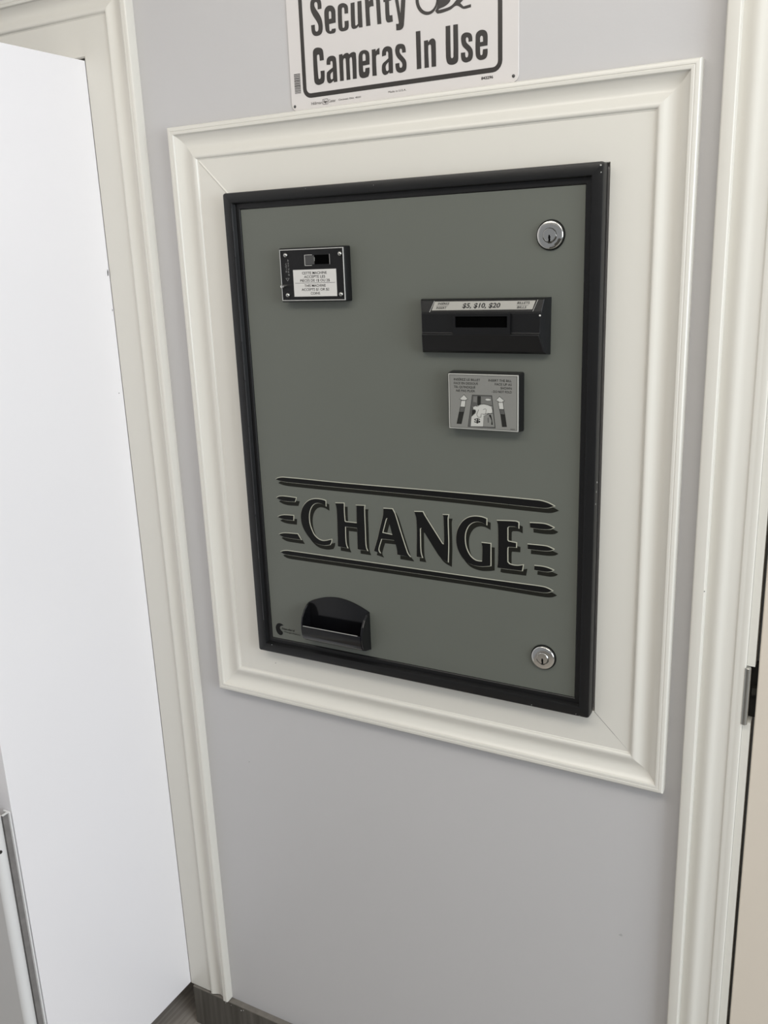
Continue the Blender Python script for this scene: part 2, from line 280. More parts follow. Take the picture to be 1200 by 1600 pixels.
SIGN_ART=[[[(-0.01282,1.97666),(-0.01161,1.98166),(-0.00886,1.98408),(-0.00369,1.98459),(0.00215,1.9828),(0.00501,1.9798),(0.00589,1.97516),(0.00585,1.96937),(-0.00046,1.96926),(-0.00068,1.97614),(-0.00188,1.97865),(-0.00406,1.97923),(-0.00572,1.97754),(-0.0056,1.97429),(-0.00302,1.96938),(0.00167,1.96287),(0.00514,1.95588),(0.00632,1.94791),(0.00531,1.94023),(0.00216,1.93673),(-0.00445,1.93566),(-0.00952,1.93727),(-0.01235,1.94134),(-0.01326,1.95066),(-0.00687,1.95068),(-0.00652,1.94316),(-0.00492,1.94137),(-0.00267,1.94158),(-0.00115,1.94373),(-0.0011,1.9496),(-0.00398,1.95523),(-0.00945,1.96318),(-0.01242,1.97011)]],[[(0.00994,1.96167),(0.01098,1.96732),(0.01458,1.97066),(0.01919,1.97151),(0.02463,1.96981),(0.02773,1.96576),(0.02848,1.96155),(0.0282,1.94846),(0.0172,1.94794),(0.01738,1.93987),(0.01834,1.93896),(0.02003,1.93898),(0.02097,1.94041),(0.02119,1.94129),(0.02759,1.94118),(0.02776,1.93844),(0.02592,1.93583),(0.02149,1.93527),(0.01694,1.93563),(0.01251,1.93819),(0.01055,1.94211)],[(0.01744,1.96251),(0.0184,1.96431),(0.01992,1.96434),(0.02133,1.96259),(0.02134,1.9546),(0.01744,1.95438)]],[[(0.03237,1.96226),(0.03325,1.96853),(0.03671,1.97082),(0.04203,1.97104),(0.04686,1.9688),(0.04899,1.96556),(0.04919,1.95726),(0.04325,1.95748),(0.04311,1.96388),(0.04174,1.96599),(0.03971,1.96527),(0.03909,1.9632),(0.039,1.9414),(0.04024,1.93981),(0.04194,1.94035),(0.04254,1.94219),(0.04272,1.94821),(0.04918,1.94806),(0.0491,1.94064),(0.04724,1.93704),(0.04218,1.9358),(0.03669,1.93617),(0.03317,1.93898),(0.03211,1.94365)]],[[(0.05364,1.9693),(0.06003,1.96936),(0.05984,1.94105),(0.06078,1.94003),(0.06227,1.94033),(0.06414,1.94173),(0.06461,1.96955),(0.07112,1.96983),(0.07139,1.9365),(0.06553,1.93681),(0.06515,1.93903),(0.06209,1.9369),(0.05794,1.9362),(0.0547,1.93729),(0.05324,1.9407)]],[[(0.07663,1.97025),(0.08274,1.96996),(0.08307,1.96678),(0.08557,1.9689),(0.08959,1.96917),(0.09029,1.96007),(0.08516,1.9602),(0.08348,1.95856),(0.08406,1.93677),(0.07727,1.93696)]],[[(0.09408,1.96973),(0.10011,1.96956),(0.10138,1.93648),(0.095,1.93675)]],[[(0.09387,1.97573),(0.09989,1.97543),(0.10001,1.97107),(0.09383,1.97139)]],[[(0.10763,1.97176),(0.1136,1.97171),(0.11374,1.96749),(0.11796,1.96734),(0.11811,1.963),(0.11418,1.96272),(0.11445,1.9459),(0.11519,1.94492),(0.11881,1.9449),(0.11928,1.93684),(0.11202,1.93662),(0.10941,1.93849),(0.1083,1.94241),(0.10802,1.96241),(0.10566,1.96251),(0.10554,1.96713),(0.10759,1.96719)]],[[(0.12266,1.96761),(0.12778,1.96744),(0.13117,1.94534),(0.13351,1.96718),(0.14013,1.96714),(0.13611,1.93097),(0.13441,1.92685),(0.13044,1.9249),(0.12418,1.92514),(0.12417,1.93328),(0.1276,1.93279),(0.12843,1.9343)]],[[(-0.01245,1.9149),(-0.0108,1.91867),(-0.00685,1.92054),(-0.00118,1.92007),(0.00333,1.9179),(0.00496,1.91399),(0.00546,1.90307),(-0.00146,1.90287),(-0.00163,1.9082),(-0.00214,1.91092),(-0.004,1.91156),(-0.00581,1.91033),(-0.00601,1.90743),(-0.00521,1.88057),(-0.00391,1.87907),(-0.00197,1.87952),(-0.0011,1.8821),(-0.00114,1.88948),(0.00578,1.88932),(0.00531,1.87934),(0.00357,1.8739),(-0.00144,1.87178),(-0.00668,1.87157),(-0.01123,1.87425),(-0.01267,1.87874)]],[[(0.00966,1.89617),(0.01025,1.90273),(0.01338,1.90604),(0.01856,1.90697),(0.02359,1.90568),(0.02592,1.90209),(0.02651,1.8722),(0.02068,1.87193),(0.02014,1.87427),(0.0164,1.87203),(0.01292,1.87149),(0.00964,1.87414),(0.00882,1.88027),(0.00954,1.8862),(0.01402,1.88899),(0.0193,1.89127),(0.01966,1.89163),(0.0196,1.89892),(0.01832,1.9004),(0.01639,1.89958),(0.01598,1.89566)],[(0.01968,1.88631),(0.01628,1.88406),(0.01527,1.88151),(0.01553,1.87748),(0.01681,1.87599),(0.01928,1.87704)]],[[(0.03093,1.90671),(0.03668,1.90703),(0.03705,1.90463),(0.04139,1.90708),(0.04558,1.9072),(0.04798,1.9052),(0.05174,1.90693),(0.05639,1.90698),(0.05891,1.90445),(0.05873,1.87243),(0.05239,1.87251),(0.05217,1.89945),(0.0511,1.90128),(0.04905,1.90049),(0.04808,1.898),(0.04819,1.87234),(0.04196,1.8724),(0.0418,1.89944),(0.04072,1.90115),(0.03866,1.90049),(0.03768,1.89799),(0.03722,1.87229),(0.03095,1.87235)]],[[(0.06278,1.89616),(0.0638,1.90318),(0.06711,1.90664),(0.07289,1.90745),(0.07804,1.90562),(0.08046,1.9017),(0.08047,1.88812),(0.06962,1.88776),(0.06991,1.88029),(0.07118,1.87923),(0.07269,1.87996),(0.07339,1.88418),(0.08013,1.88427),(0.07963,1.87717),(0.07745,1.87286),(0.07113,1.87164),(0.06541,1.87297),(0.0628,1.87721)],[(0.06963,1.90114),(0.07103,1.90291),(0.07299,1.90266),(0.0742,1.90056),(0.07419,1.8937),(0.06942,1.89364)]],[[(0.08458,1.90632),(0.09075,1.90642),(0.09094,1.90357),(0.09396,1.90613),(0.0969,1.90702),(0.09687,1.89896),(0.09283,1.89884),(0.09111,1.89648),(0.09117,1.87255),(0.08433,1.87271)]],[[(0.10059,1.89554),(0.10119,1.90225),(0.10441,1.9063),(0.10972,1.90739),(0.11474,1.90559),(0.11696,1.90149),(0.11712,1.8727),(0.11136,1.87274),(0.11111,1.87445),(0.10781,1.87226),(0.10377,1.87171),(0.10034,1.8747),(0.09965,1.88125),(0.10116,1.88622),(0.10611,1.88946),(0.11038,1.89213),(0.11035,1.89916),(0.109,1.90125),(0.10737,1.90056),(0.10688,1.89641)],[(0.11051,1.88738),(0.1072,1.88483),(0.10579,1.88179),(0.10641,1.87721),(0.10829,1.87608),(0.11043,1.87737)]],[[(0.12146,1.899),(0.1223,1.9046),(0.12509,1.9074),(0.13029,1.90772),(0.13524,1.90606),(0.13744,1.90199),(0.13772,1.89628),(0.13224,1.89635),(0.1319,1.90019),(0.13039,1.9019),(0.1288,1.90123),(0.12837,1.89812),(0.13014,1.89472),(0.13543,1.88898),(0.13796,1.88486),(0.13839,1.87909),(0.13696,1.87417),(0.13248,1.8719),(0.12694,1.87179),(0.12276,1.8746),(0.12135,1.87925),(0.12121,1.884),(0.12739,1.88426),(0.12768,1.87912),(0.12921,1.87766),(0.13113,1.87845),(0.13201,1.88114),(0.13103,1.88445),(0.12374,1.89236)]],[[(0.1538,1.91975),(0.16073,1.91971),(0.16101,1.87306),(0.15416,1.87283)]],[[(0.16583,1.90674),(0.17193,1.90684),(0.17218,1.9042),(0.17561,1.90726),(0.17961,1.90777),(0.18241,1.90544),(0.18328,1.90208),(0.18324,1.87301),(0.17651,1.87304),(0.17621,1.8991),(0.17545,1.90076),(0.17386,1.90097),(0.17205,1.89938),(0.17249,1.873),(0.16587,1.87301)]],[[(0.19832,1.92005),(0.20502,1.92001),(0.20526,1.88232),(0.20617,1.88025),(0.20773,1.88005),(0.20901,1.88184),(0.20937,1.92017),(0.21617,1.91998),(0.21614,1.87964),(0.21482,1.87462),(0.21041,1.8723),(0.20539,1.87226),(0.20102,1.87398),(0.19889,1.8779),(0.19808,1.88453)]],[[(0.22049,1.90035),(0.22118,1.90538),(0.22414,1.90791),(0.22874,1.90843),(0.23406,1.90656),(0.2363,1.90295),(0.23669,1.89691),(0.23119,1.89675),(0.23094,1.90087),(0.22943,1.9026),(0.2279,1.9023),(0.22725,1.89983),(0.22858,1.89607),(0.23388,1.89089),(0.23688,1.88602),(0.23726,1.87955),(0.23522,1.87466),(0.23059,1.87266),(0.22596,1.87259),(0.22166,1.87532),(0.22018,1.87978),(0.21995,1.88498),(0.22612,1.88484),(0.22652,1.87989),(0.22788,1.87816),(0.2299,1.87894),(0.23071,1.88232),(0.22952,1.88569),(0.22239,1.89304)]],[[(0.24127,1.89821),(0.24194,1.90447),(0.24545,1.90778),(0.25073,1.90857),(0.25596,1.90634),(0.25818,1.90162),(0.2581,1.88899),(0.24755,1.88885),(0.24792,1.87948),(0.24928,1.87828),(0.25095,1.87909),(0.2516,1.88514),(0.25808,1.88519),(0.25804,1.87947),(0.2562,1.8746),(0.2512,1.87266),(0.2459,1.87333),(0.24212,1.87701),(0.24112,1.88291)],[(0.24764,1.89926),(0.24871,1.90139),(0.25022,1.90144),(0.25156,1.89999),(0.25182,1.89426),(0.24775,1.89417)]],[[(0.18777,1.95285),(0.18738,1.94944),(0.18637,1.94625),(0.18478,1.94339),(0.18267,1.94099),(0.18011,1.93914),(0.17721,1.9379),(0.17408,1.93733),(0.17083,1.93745),(0.16759,1.93827),(0.16448,1.93975),(0.16164,1.94183),(0.15917,1.94443),(0.15716,1.94746),(0.15571,1.9508),(0.15486,1.95431),(0.15464,1.95785),(0.15507,1.96129),(0.15612,1.96449),(0.15776,1.96734),(0.15991,1.96971),(0.1625,1.97153),(0.16541,1.97271),(0.16855,1.97323),(0.17178,1.97307),(0.17498,1.97222),(0.17804,1.97073),(0.18084,1.96866),(0.18327,1.96608),(0.18524,1.96309),(0.18668,1.95981),(0.18753,1.95635)],[(0.18538,1.95392),(0.18507,1.95114),(0.18427,1.94853),(0.18302,1.94621),(0.18135,1.94424),(0.17934,1.94273),(0.17706,1.94171),(0.17459,1.94124),(0.17204,1.94133),(0.1695,1.94198),(0.16706,1.94317),(0.16483,1.94486),(0.1629,1.94697),(0.16132,1.94942),(0.16018,1.95213),(0.15952,1.95498),(0.15935,1.95786),(0.15968,1.96066),(0.16051,1.96327),(0.16179,1.96559),(0.16348,1.96754),(0.16551,1.96903),(0.1678,1.97001),(0.17027,1.97045),(0.17281,1.97033),(0.17533,1.96966),(0.17773,1.96846),(0.17994,1.96678),(0.18185,1.96469),(0.1834,1.96226),(0.18453,1.95959),(0.1852,1.95677)]],[[(0.1863,1.96017),(0.20635,1.95797),(0.20598,1.9501),(0.20289,1.94659),(0.1974,1.94385),(0.18917,1.94195),(0.18804,1.9406),(0.20171,1.94188),(0.20825,1.94402),(0.21804,1.95091),(0.22708,1.94954),(0.22008,1.94445),(0.2245,1.93984),(0.23524,1.94087),(0.2352,1.93737),(0.22445,1.93694),(0.21468,1.94218),(0.20545,1.93867),(0.1874,1.93667),(0.1833,1.94031),(0.18593,1.94422),(0.18714,1.94939)]]]
PLACARD_ART={'outline':[[(0.21232,1.46244),(0.31344,1.46162),(0.31203,1.38638),(0.2109,1.38651)]],'arrow_head':[[(0.23369,1.43365),(0.2392,1.42791),(0.23672,1.42758),(0.23645,1.42642),(0.22923,1.42636),(0.22925,1.42774),(0.22675,1.42764)],[(0.28764,1.43321),(0.29466,1.42765),(0.29204,1.4271),(0.293,1.42579),(0.28667,1.42586),(0.28548,1.4275),(0.28272,1.42773)]],'arrow_light':[[(0.22946,1.42522),(0.23582,1.42548),(0.23471,1.41681),(0.22796,1.41674)],[(0.28607,1.42505),(0.29264,1.42498),(0.29382,1.41602),(0.2876,1.41597)]],'arrow_mid':[[(0.2277,1.41592),(0.23445,1.41622),(0.23298,1.40945),(0.22622,1.40914)],[(0.28796,1.41519),(0.29394,1.41512),(0.29536,1.40875),(0.28938,1.40869)]],'arrow_dark':[[(0.22596,1.40866),(0.23285,1.40899),(0.22872,1.39216),(0.22217,1.39217)],[(0.28962,1.40813),(0.29548,1.40819),(0.29799,1.39162),(0.292,1.3913)]],'bill_dark':[[(0.24668,1.43391),(0.27589,1.43411),(0.28089,1.38886),(0.23958,1.38867)]],'bill_sky':[[(0.25977,1.4327),(0.27529,1.43296),(0.27704,1.42093),(0.2631,1.42147),(0.26006,1.42305)],[(0.24826,1.43226),(0.25403,1.43248),(0.25332,1.42277),(0.2478,1.42425)]],'bill_light':[[(0.24712,1.41793),(0.25452,1.41939),(0.26066,1.42194),(0.27039,1.42122),(0.27667,1.41922),(0.27784,1.41018),(0.27031,1.40868),(0.26358,1.40493),(0.26286,1.38994),(0.24369,1.38912),(0.2451,1.40287),(0.25196,1.40896),(0.24767,1.41221)]],'bill_note':[[(0.26359,1.4055),(0.27783,1.40961),(0.28017,1.39031),(0.26347,1.38974)]]}
HAND_ART = {'hand':[(0.24548,1.40404),(0.24824,1.40763),(0.25197,1.41068),(0.25077,1.4135),(0.24806,1.41338),(0.2471,1.41655),(0.25083,1.419),(0.25451,1.41825),(0.25821,1.42092),(0.26432,1.42209),(0.27039,1.42099),(0.27582,1.41918),(0.27761,1.41358),(0.27662,1.40899),(0.27032,1.40914),(0.26421,1.40725)],'thumb':[(0.25631,1.41375),(0.25317,1.40672),(0.25498,1.40278),(0.25953,1.40301),(0.2603,1.40821)],'fold':[(0.26304,1.41406),(0.2661,1.41556),(0.26792,1.41428),(0.26641,1.40736)],'fold2':[(0.26116,1.40825),(0.26299,1.40719),(0.26446,1.40841)],'black':[(0.25465,1.43308),(0.25953,1.43304),(0.25894,1.4213),(0.25673,1.42006),(0.25452,1.41939)],'left_dark':[(0.24607,1.41214),(0.24768,1.41313),(0.25077,1.41293),(0.25222,1.4107),(0.24824,1.40706),(0.24573,1.40429)],'hill':[(0.2478,1.42368),(0.25088,1.42438),(0.25394,1.4228),(0.25389,1.41845),(0.25083,1.41923),(0.24736,1.41736)],'cloud':[(0.26619,1.42842),(0.26802,1.42963),(0.27104,1.42975),(0.27466,1.4291),(0.27405,1.4276),(0.26921,1.42707)],'fig':[(0.27175,1.4059),(0.27395,1.40772),(0.27515,1.40606),(0.27658,1.401),(0.27776,1.39304),(0.27509,1.39313),(0.27585,1.39867),(0.27393,1.40315)],'fig2':[(0.26967,1.40236),(0.27126,1.40359),(0.2717,1.39616),(0.27023,1.39551)],'left_strip':[(0.24495,1.42242),(0.24316,1.39699),(0.23995,1.38869),(0.2396,1.39041)]}

# ------------------------------------------------------------------ the room
DX0, DX1, DZ = -0.738, -0.454, 1.964         # left doorway
RX0, RX1 = 0.632, 1.45                      # right doorway
HX0, HX1, HZ0, HZ1 = -0.172, 0.4215, 0.966, 1.729   # recess for the machine
T = 0.12

def grid_wall(name, xs, zs, skip, y0, y1):
    mb = MB()
    nx, nz = len(xs)-1, len(zs)-1
    solid = lambda i, j: 0 <= i < nx and 0 <= j < nz and not skip((xs[i]+xs[i+1])/2, (zs[j]+zs[j+1])/2)
    for i in range(nx):
        for j in range(nz):
            if not solid(i, j): continue
            a, b, c, d = xs[i], xs[i+1], zs[j], zs[j+1]
            mb.add([(a,y0,c),(b,y0,c),(b,y0,d),(a,y0,d)], [(0,1,2,3)]); mb.add([(a,y1,c),(b,y1,c),(b,y1,d),(a,y1,d)], [(3,2,1,0)])
            if not solid(i-1,j): mb.add([(a,y0,c),(a,y1,c),(a,y1,d),(a,y0,d)], [(0,1,2,3)])
            if not solid(i+1,j): mb.add([(b,y0,c),(b,y1,c),(b,y1,d),(b,y0,d)], [(0,1,2,3)])
            if not solid(i,j-1): mb.add([(a,y0,c),(b,y0,c),(b,y1,c),(a,y1,c)], [(0,1,2,3)])
            if not solid(i,j+1): mb.add([(a,y0,d),(b,y0,d),(b,y1,d),(a,y1,d)], [(0,1,2,3)])
    return mb.build(name, 'wall')

def holes(x, z):
    if DX0 < x < DX1 and z < DZ: return True
    if RX0 < x < RX1 and z < 2.05: return True
    return HX0 < x < HX1 and HZ0 < z < HZ1
struct(grid_wall('wall_back', [-0.74, DX0, DX1, HX0, HX1, RX0, RX1, 2.2], [0, HZ0, HZ1, DZ, 2.05, 2.65], holes, 0.0, T))
struct(MB().box(-0.86, -0.74, -1.2, T, 0, 2.65).build('wall_left', 'wall'))
struct(MB().box(-0.86, 4.2, -5.0, 1.0, -0.06, 0.0).build('floor', 'floor'))
struct(MB().box(-0.86, 4.2, -5.0, 1.0, 2.65, 2.71).build('ceiling', 'ceiling'))
# closet behind the left doorway and room side behind the right one
struct(MB().box(-0.74, 2.2, 0.88, 1.0, 0, 2.65).build('wall_far', 'wall'))
struct(MB().box(-0.40, -0.32, T, 0.88, 0, 2.65).build('wall_closet', 'wall'))
struct(MB().box(-0.86, -0.74, T, 1.0, 0, 2.65).build('wall_closet_side', 'wall'))

# ogee casing: inset from the outer edge, height out of the wall
OG = [(0,0),(0,.0150),(.0006,.0166),(.0018,.0176),(.0040,.0180),(.0062,.0179),(.0070,.0173),(.0078,.0178),(.0100,.0178),(.0114,.0174),(.0122,.0164),
      (.0126,.0146),(.0145,.0128),(.0175,.0105),(.0210,.0084),(.0255,.0072),(.0300,.0073),(.0340,.0085),(.0380,.0104),(.0415,.0122),(.0445,.0132),
      (.0468,.0133),(.0487,.0124),(.0499,.0108),(.0506,.0097),(.0514,.0096),(.0521,.0090)]

def trim_piece(mb, outer0, outer1, inner0, inner1, prof, y=0.0):
    """one mitred length: outer0/outer1 corner points on the outer edge, inner0/inner1 unit steps inward per metre"""
    vs = []; n = len(prof)
    for (ox, oz), (ix, iz) in ((outer0, inner0), (outer1, inner1)):
        for d, h in prof: vs.append((ox+ix*d, y-h, oz+iz*d))
    fs = [(k, k+1, n+k+1, n+k) for k in range(n-1)]
    fs += [tuple(range(n)), tuple(reversed(range(n, 2*n))), (0, n, 2*n-1, n-1)]
    mb.add(vs, fs)
    return mb

# trim_1: casing of the left doorway; its inner edge is at DX1
w1 = 0.108
prof1 = OG + [(w1-.001, .0088), (w1, .0078), (w1, 0.0)]
ox, oz = DX1+w1, DZ+w1
mb = MB()
trim_piece(mb, (ox, .101), (ox, oz), (-1, 0), (-1, -1), prof1)
trim_piece(mb, (ox, oz), (-.74, oz), (-1, -1), (0, -1), prof1)
mb.box(DX1-.0012, DX1+.002, -.0070, T, .101, DZ+.002)      # jamb lining
mb.box(-.74, DX1+.002, -.0070, T, DZ-.001, DZ+.002)
o = struct(mb.build('trim_1', 'trim', smooth=28))

# trim_2: casing of the right door
w2 = 0.0745
prof2 = [(.0, 0.0), (.0, .015), (.0006,.0166), (.0018,.0176), (.0050,.0182), (.0120,.0184), (.0150,.0182), (.0160,.0172), (.0164,.0130), (.0172,.0092), (.0195,.0092), (.0235,.0108), (.0275,.0125), (.0315,.0136), (.0345,.0138), (.0375,.0131), (.0405,.0118), (.0440,.0108), (.0480,.0104), (.0530,.0103), (.0580,.0104), (.0590,.0112), (.0600,.0120), (.0625,.0123), (.0650,.0121), (.0670,.0124), (.0710,.0126), (.0735,.0120), (.0745,.0108), (.0745, 0.0)]
mb = MB()
trim_piece(mb, (.5575, .101), (.5575, 2.12), (1, 0), (1, -1), prof2)
trim_piece(mb, (.5575, 2.12), (1.52, 2.12), (1, -1), (-1, -1), prof2)
struct(mb.build('trim_2', 'trim', smooth=28))
# trim_3: door jamb of the right door, notched at the hinge
mb = MB()
mb.box(RX0+.0002, .6425, -.0045, .10, 1.0755, 2.045)
mb.box(RX0+.0002, .6425, -.0045, .10, .101, .9910)
mb.box(RX0+.0002, .6425, .020, .10, .9910, 1.0755)
struct(mb.build('trim_3', 'trim'))
# trim_4: picture-frame moulding round the machine
X0, X1, Z0, Z1 = -.2862, .5330, .8560, 1.8386
w4 = .1068
prof4 = OG + [(w4-.0008, .0088), (w4, .0080), (w4, 0.0)]
mb = MB()
P = [(X0, Z1), (X1, Z1), (X1, Z0), (X0, Z0)]; D = [(1, -1), (-1, -1), (-1, 1), (1, 1)]
for i in range(4):
    j = (i+1) % 4
    trim_piece(mb, P[i], P[j], D[i], D[j], prof4)
o = struct(mb.build('trim_4', 'trim', smooth=28))
# thin painted-over filler ridges along two mitres
def ridge(name, a, b, wd, hgt, m, y):
    a, b = Vector(a), Vector(b); t = (b-a).normalized(); n = Vector((-t.y, t.x))*wd/2
    vs = [(*((a+n)[:1]), y, (a+n)[1]), ((a-n)[0], y, (a-n)[1]), ((b-n)[0], y, (b-n)[1]), ((b+n)[0], y, (b+n)[1]), (a[0], y-hgt, a[1]), (b[0], y-hgt, b[1])]
    q = MB().add(vs, [(0,4,5,3), (4,1,2,5), (0,1,4), (3,5,2)]).build(name, m, o)
    return q
ridge('filler_ridge', (X0+.054, Z1-.054), (X0+.1065, Z1-.1065), .0040, .0014, 'trim', -.0088)
ridge('mitre_crack', (X1-.056, Z0+.056), (X1-.1065, Z0+.1065), .0007, .0001, 'metalgrey', -.0089)

def speck(name, parent, spots, y, m):
    random.seed(5); mb = MB()
    for (x, z, r) in spots:
        vs = [(x+r*random.uniform(.4, 1)*math.cos(t), y, z+r*random.uniform(.4, 1)*math.sin(t)) for t in [i*math.pi/4 for i in range(8)]]
        mb.add(vs, [tuple(range(8))], m)
    return mb.build(name, None, parent)
wall = bpy.data.objects['wall_back']
speck('scuff', wall, [(.4770, .5750, .0035)], -.0003, 'scuff')
speck('scuff', wall, [(-.2440, .7000, .0012)], -.0003, 'metalgrey')
speck('scuff', bpy.data.objects['trim_2'], [(.5735, 1.1790, .0011)], -.0187, 'metalgrey')
speck('scuff', o, [(-.1560, .9290, .0012)], -.0092, 'metalgrey')
# skirting under the casing and wall
mb = MB()
mb.box(-.4450, .6320, -.0130, 0, 0, .0985, 'skirt')
mb.box(-.4450, .6320, -.0128, -.0002, .0985, .0990, 'skirt_top')
mb.box(-.4450, .6320, -.0133, -.0124, .0975, .0996, 'skirt_top')
sk = struct(mb.build('baseboard_back', None))
random.seed(4)
mb = MB()
for k in range(4):
    a = -.352+.016*k+random.uniform(-.007, .007); r = random.uniform(.0007, .0016)
    mb.lathe([(r, 0), (r*.8, .0004), (0, .0006)], (a, -.0128-0.0, .094-random.uniform(0, .006)), 'y', 7, 'caulk')
mb.build('caulk_crumb', None, sk)
struct(MB().box(-.74, -.728, -1.2, 0, 0, .128).build('baseboard_left', 'trim', bevel=.004))

# left door: one opened leaf, seen face on from the right
mb = MB()
mb.box(DX1-.050, DX1-.0008, -.3712, -.0080, .1015, 1.9585)
dr = struct(mb.build('door_1', 'door', bevel=.0006))
mb = MB()
for (y, z, w, h) in ((-.0118, 1.6195, .0022, .012), (-.0185, 1.4085, .0016, .0022), (-.0112, 1.555, .0012, .004)):
    fill(mb, [[(-w*.6, -h*.5), (w*.2, -h*.42), (w*.5, h*.1), (w*.1, h*.5), (-w*.5, h*.2)]], 0, 'dark')
    vs = mb.v[-5:]; mb.v[-5:] = [(DX1-.0005, y+v[0], z+v[2]) for v in vs]
mb.build('paint_chip', None, dr)
# hinge-side shadow reveal behind the leaf
# right door: flush leaf
d2 = struct(MB().box(.6470, 1.44, -.0040, .038, .012, 2.04).build('door_2', 'beige', bevel=.0015))
mb = MB()
mb.lathe([(.0, 0), (.0038, 0), (.0043, .0006), (.0043, .0840), (.0038, .0846), (0, .0846)], (.6345, -.0098, .9908), 'z', 24, 'steel')
mb.box(.6362, .6372, -.0090, .020, .9914, 1.0750, 'steel')
mb.box(.6372, .6462, .0150, .0190, .9914, 1.0750, 'dark')
mb.box(.6400, .6470, .0040, .0150, 1.0300, 1.0400, 'rust')
mb.build('hinge', None, d2, smooth=30)

# ------------------------------------------------------------------ metal post beside the open door
post = thing('metal_panel', (-.462, -.398, 0), 'white sheet metal panel with rounded open-topped edge and screw holes, beside the open white door', 'metal panel')
H = .757
mb = MB()
pr = .0110; cx, cy = -.4655, -.3982
n = 36
def tube(mb, r, z0, z1, m):
    mb.add([(cx+r*math.cos(2*math.pi*i/n), cy+r*math.sin(2*math.pi*i/n), z) for z in (z0, z1) for i in range(n)], [(i, (i+1) % n, n+(i+1) % n, n+i) for i in range(n)], m)
tube(mb, pr, 0.0, H, 'metalwhite'); tube(mb, pr-.0014, H-.20, H, 'dark')
mb.add([(cx+r*math.cos(2*math.pi*i/n), cy+r*math.sin(2*math.pi*i/n), H) for r in (pr, pr-.0014) for i in range(n)], [(i, (i+1) % n, n+(i+1) % n, n+i) for i in range(n)], 'metalwhite')
mb.build('rolled_edge', None, post, smooth=40)
MB().box(-.722, cx-.001, cy-pr+.00002, cy-pr+.0012, 0, H-.0005).build('side_sheet', 'panelgrey', post)
mb = MB()
mb.box(-.4660, -.4585, -.3868, -.3765, 0, H-.0030, 'metalgrey')
mb.build('recessed_web', None, post)
mb = MB()
mb.box(-.4700, -.4545, -.3765, -.3735, 0, H)
mb.build('flange', 'metalwhite', post, bevel=.0008)
mb = MB()
mb.box(-.4600, -.4560, -.3880, -.3740, H-.0012, H+.0002)
mb.build('top_lip', 'metalwhite', post)
for z in (.7325, .6975, .337, .302):
    a = math.radians(-30)
    mb = MB()
    vs = []
    for rr, hh in ((.0034, -.0006), (.0034, .0004), (.0, .0005)):
        for i in range(14):
            t = 2*math.pi*i/14
            vs.append((cx+(pr+hh)*math.cos(rr*math.cos(t)/pr+a), cy+(pr+hh)*math.sin(rr*math.cos(t)/pr+a), z+rr*math.sin(t)))
    fs = [(k*14+i, k*14+(i+1) % 14, (k+1)*14+(i+1) % 14, (k+1)*14+i) for k in range(2) for i in range(14)]
    mb.add(vs, fs).build('screw_hole', 'dark', post)

# ------------------------------------------------------------------ security camera sign
SX0, SX1, SZ0, SZ1 = -.0545, .3013, 1.8402, 2.0942
sign = thing('security_sign', (SX0+.178, 0, SZ0), 'white metal sign reading Security Cameras In Use, on the wall above the framed machine', 'sign')
mb = MB().ring([(0, -.0002), (0, -.0014), (.0003, -.0017)], SX0, SX1, SZ0, SZ1, .010, cap=True)
mb.build('sign_plate', 'sign', sign, smooth=20)
mb = MB()
for g in SIGN_ART: fill(mb, [smooth(lp, 50) for lp in g], -.0020, 'sign_ink')
mb.build('lettering', None, sign)
mb = MB()
mb.ring([(0, -.0019), (.0062, -.0019)], SX0+.0215, SX1-.0225, SZ0+.0155, SZ1-.0155, .0135, 'sign_ink')
mb.build('border', None, sign)
mb = MB()
text(mb, 'Hillman', -.0198, 1.8458, .0040, -.0019, 'sign_ink', width=.0185, align='LEFT')
text(mb, 'Center', .0100, 1.8462, .0040, -.0019, 'sign_ink', width=.0120, align='LEFT')
text(mb, 'Sign', .0012, 1.8468, .0030, -.0019, 'sign_ink', width=.0066, align='LEFT', bold=.03)
mb.ring([(0, -.0019), (.0006, -.0019)], -.0004, .0090, 1.8445, 1.8518, .001, 'sign_ink')
mb.build('maker_mark', None, sign); mb = MB()
text(mb, 'Cincinnati, Ohio  45231', .0270, 1.8470, .0022, -.0019, 'sign_ink', width=.0370, align='LEFT', bold=.01)
mb.build('address_line', None, sign); mb = MB()
text(mb, 'Made in U.S.A.', .1086, 1.8480, .0026, -.0019, 'sign_ink', width=.0282, align='LEFT')
mb.build('origin_line', None, sign); mb = MB()
text(mb, '843296', .2489, 1.8487, .0034, -.0019, 'sign_ink', width=.0168, align='LEFT', bold=.03)
mb.build('item_number', None, sign)
mb = MB(); z = 1.8640; random.seed(11)
while z < 1.8900:
    h = random.choice((.0003, .0005, .0008)); mb.box(-.0475, -.0368, -.0019, -.0017, z, z+h, 'sign_ink'); z += h+random.choice((.0004, .0007))
mb.build('barcode', None, sign)
for (x, z) in ((.2942, 1.8480), (-.0490, 1.8468), (.2942, 2.0865), (-.0490, 2.0865)):
    MB().lathe([(.0021, .0016), (.0021, .0020), (.0016, .0023), (0, .0024)], (x, 0, z), 'y', 18, 'guard').build('screw', None, sign, smooth=40)

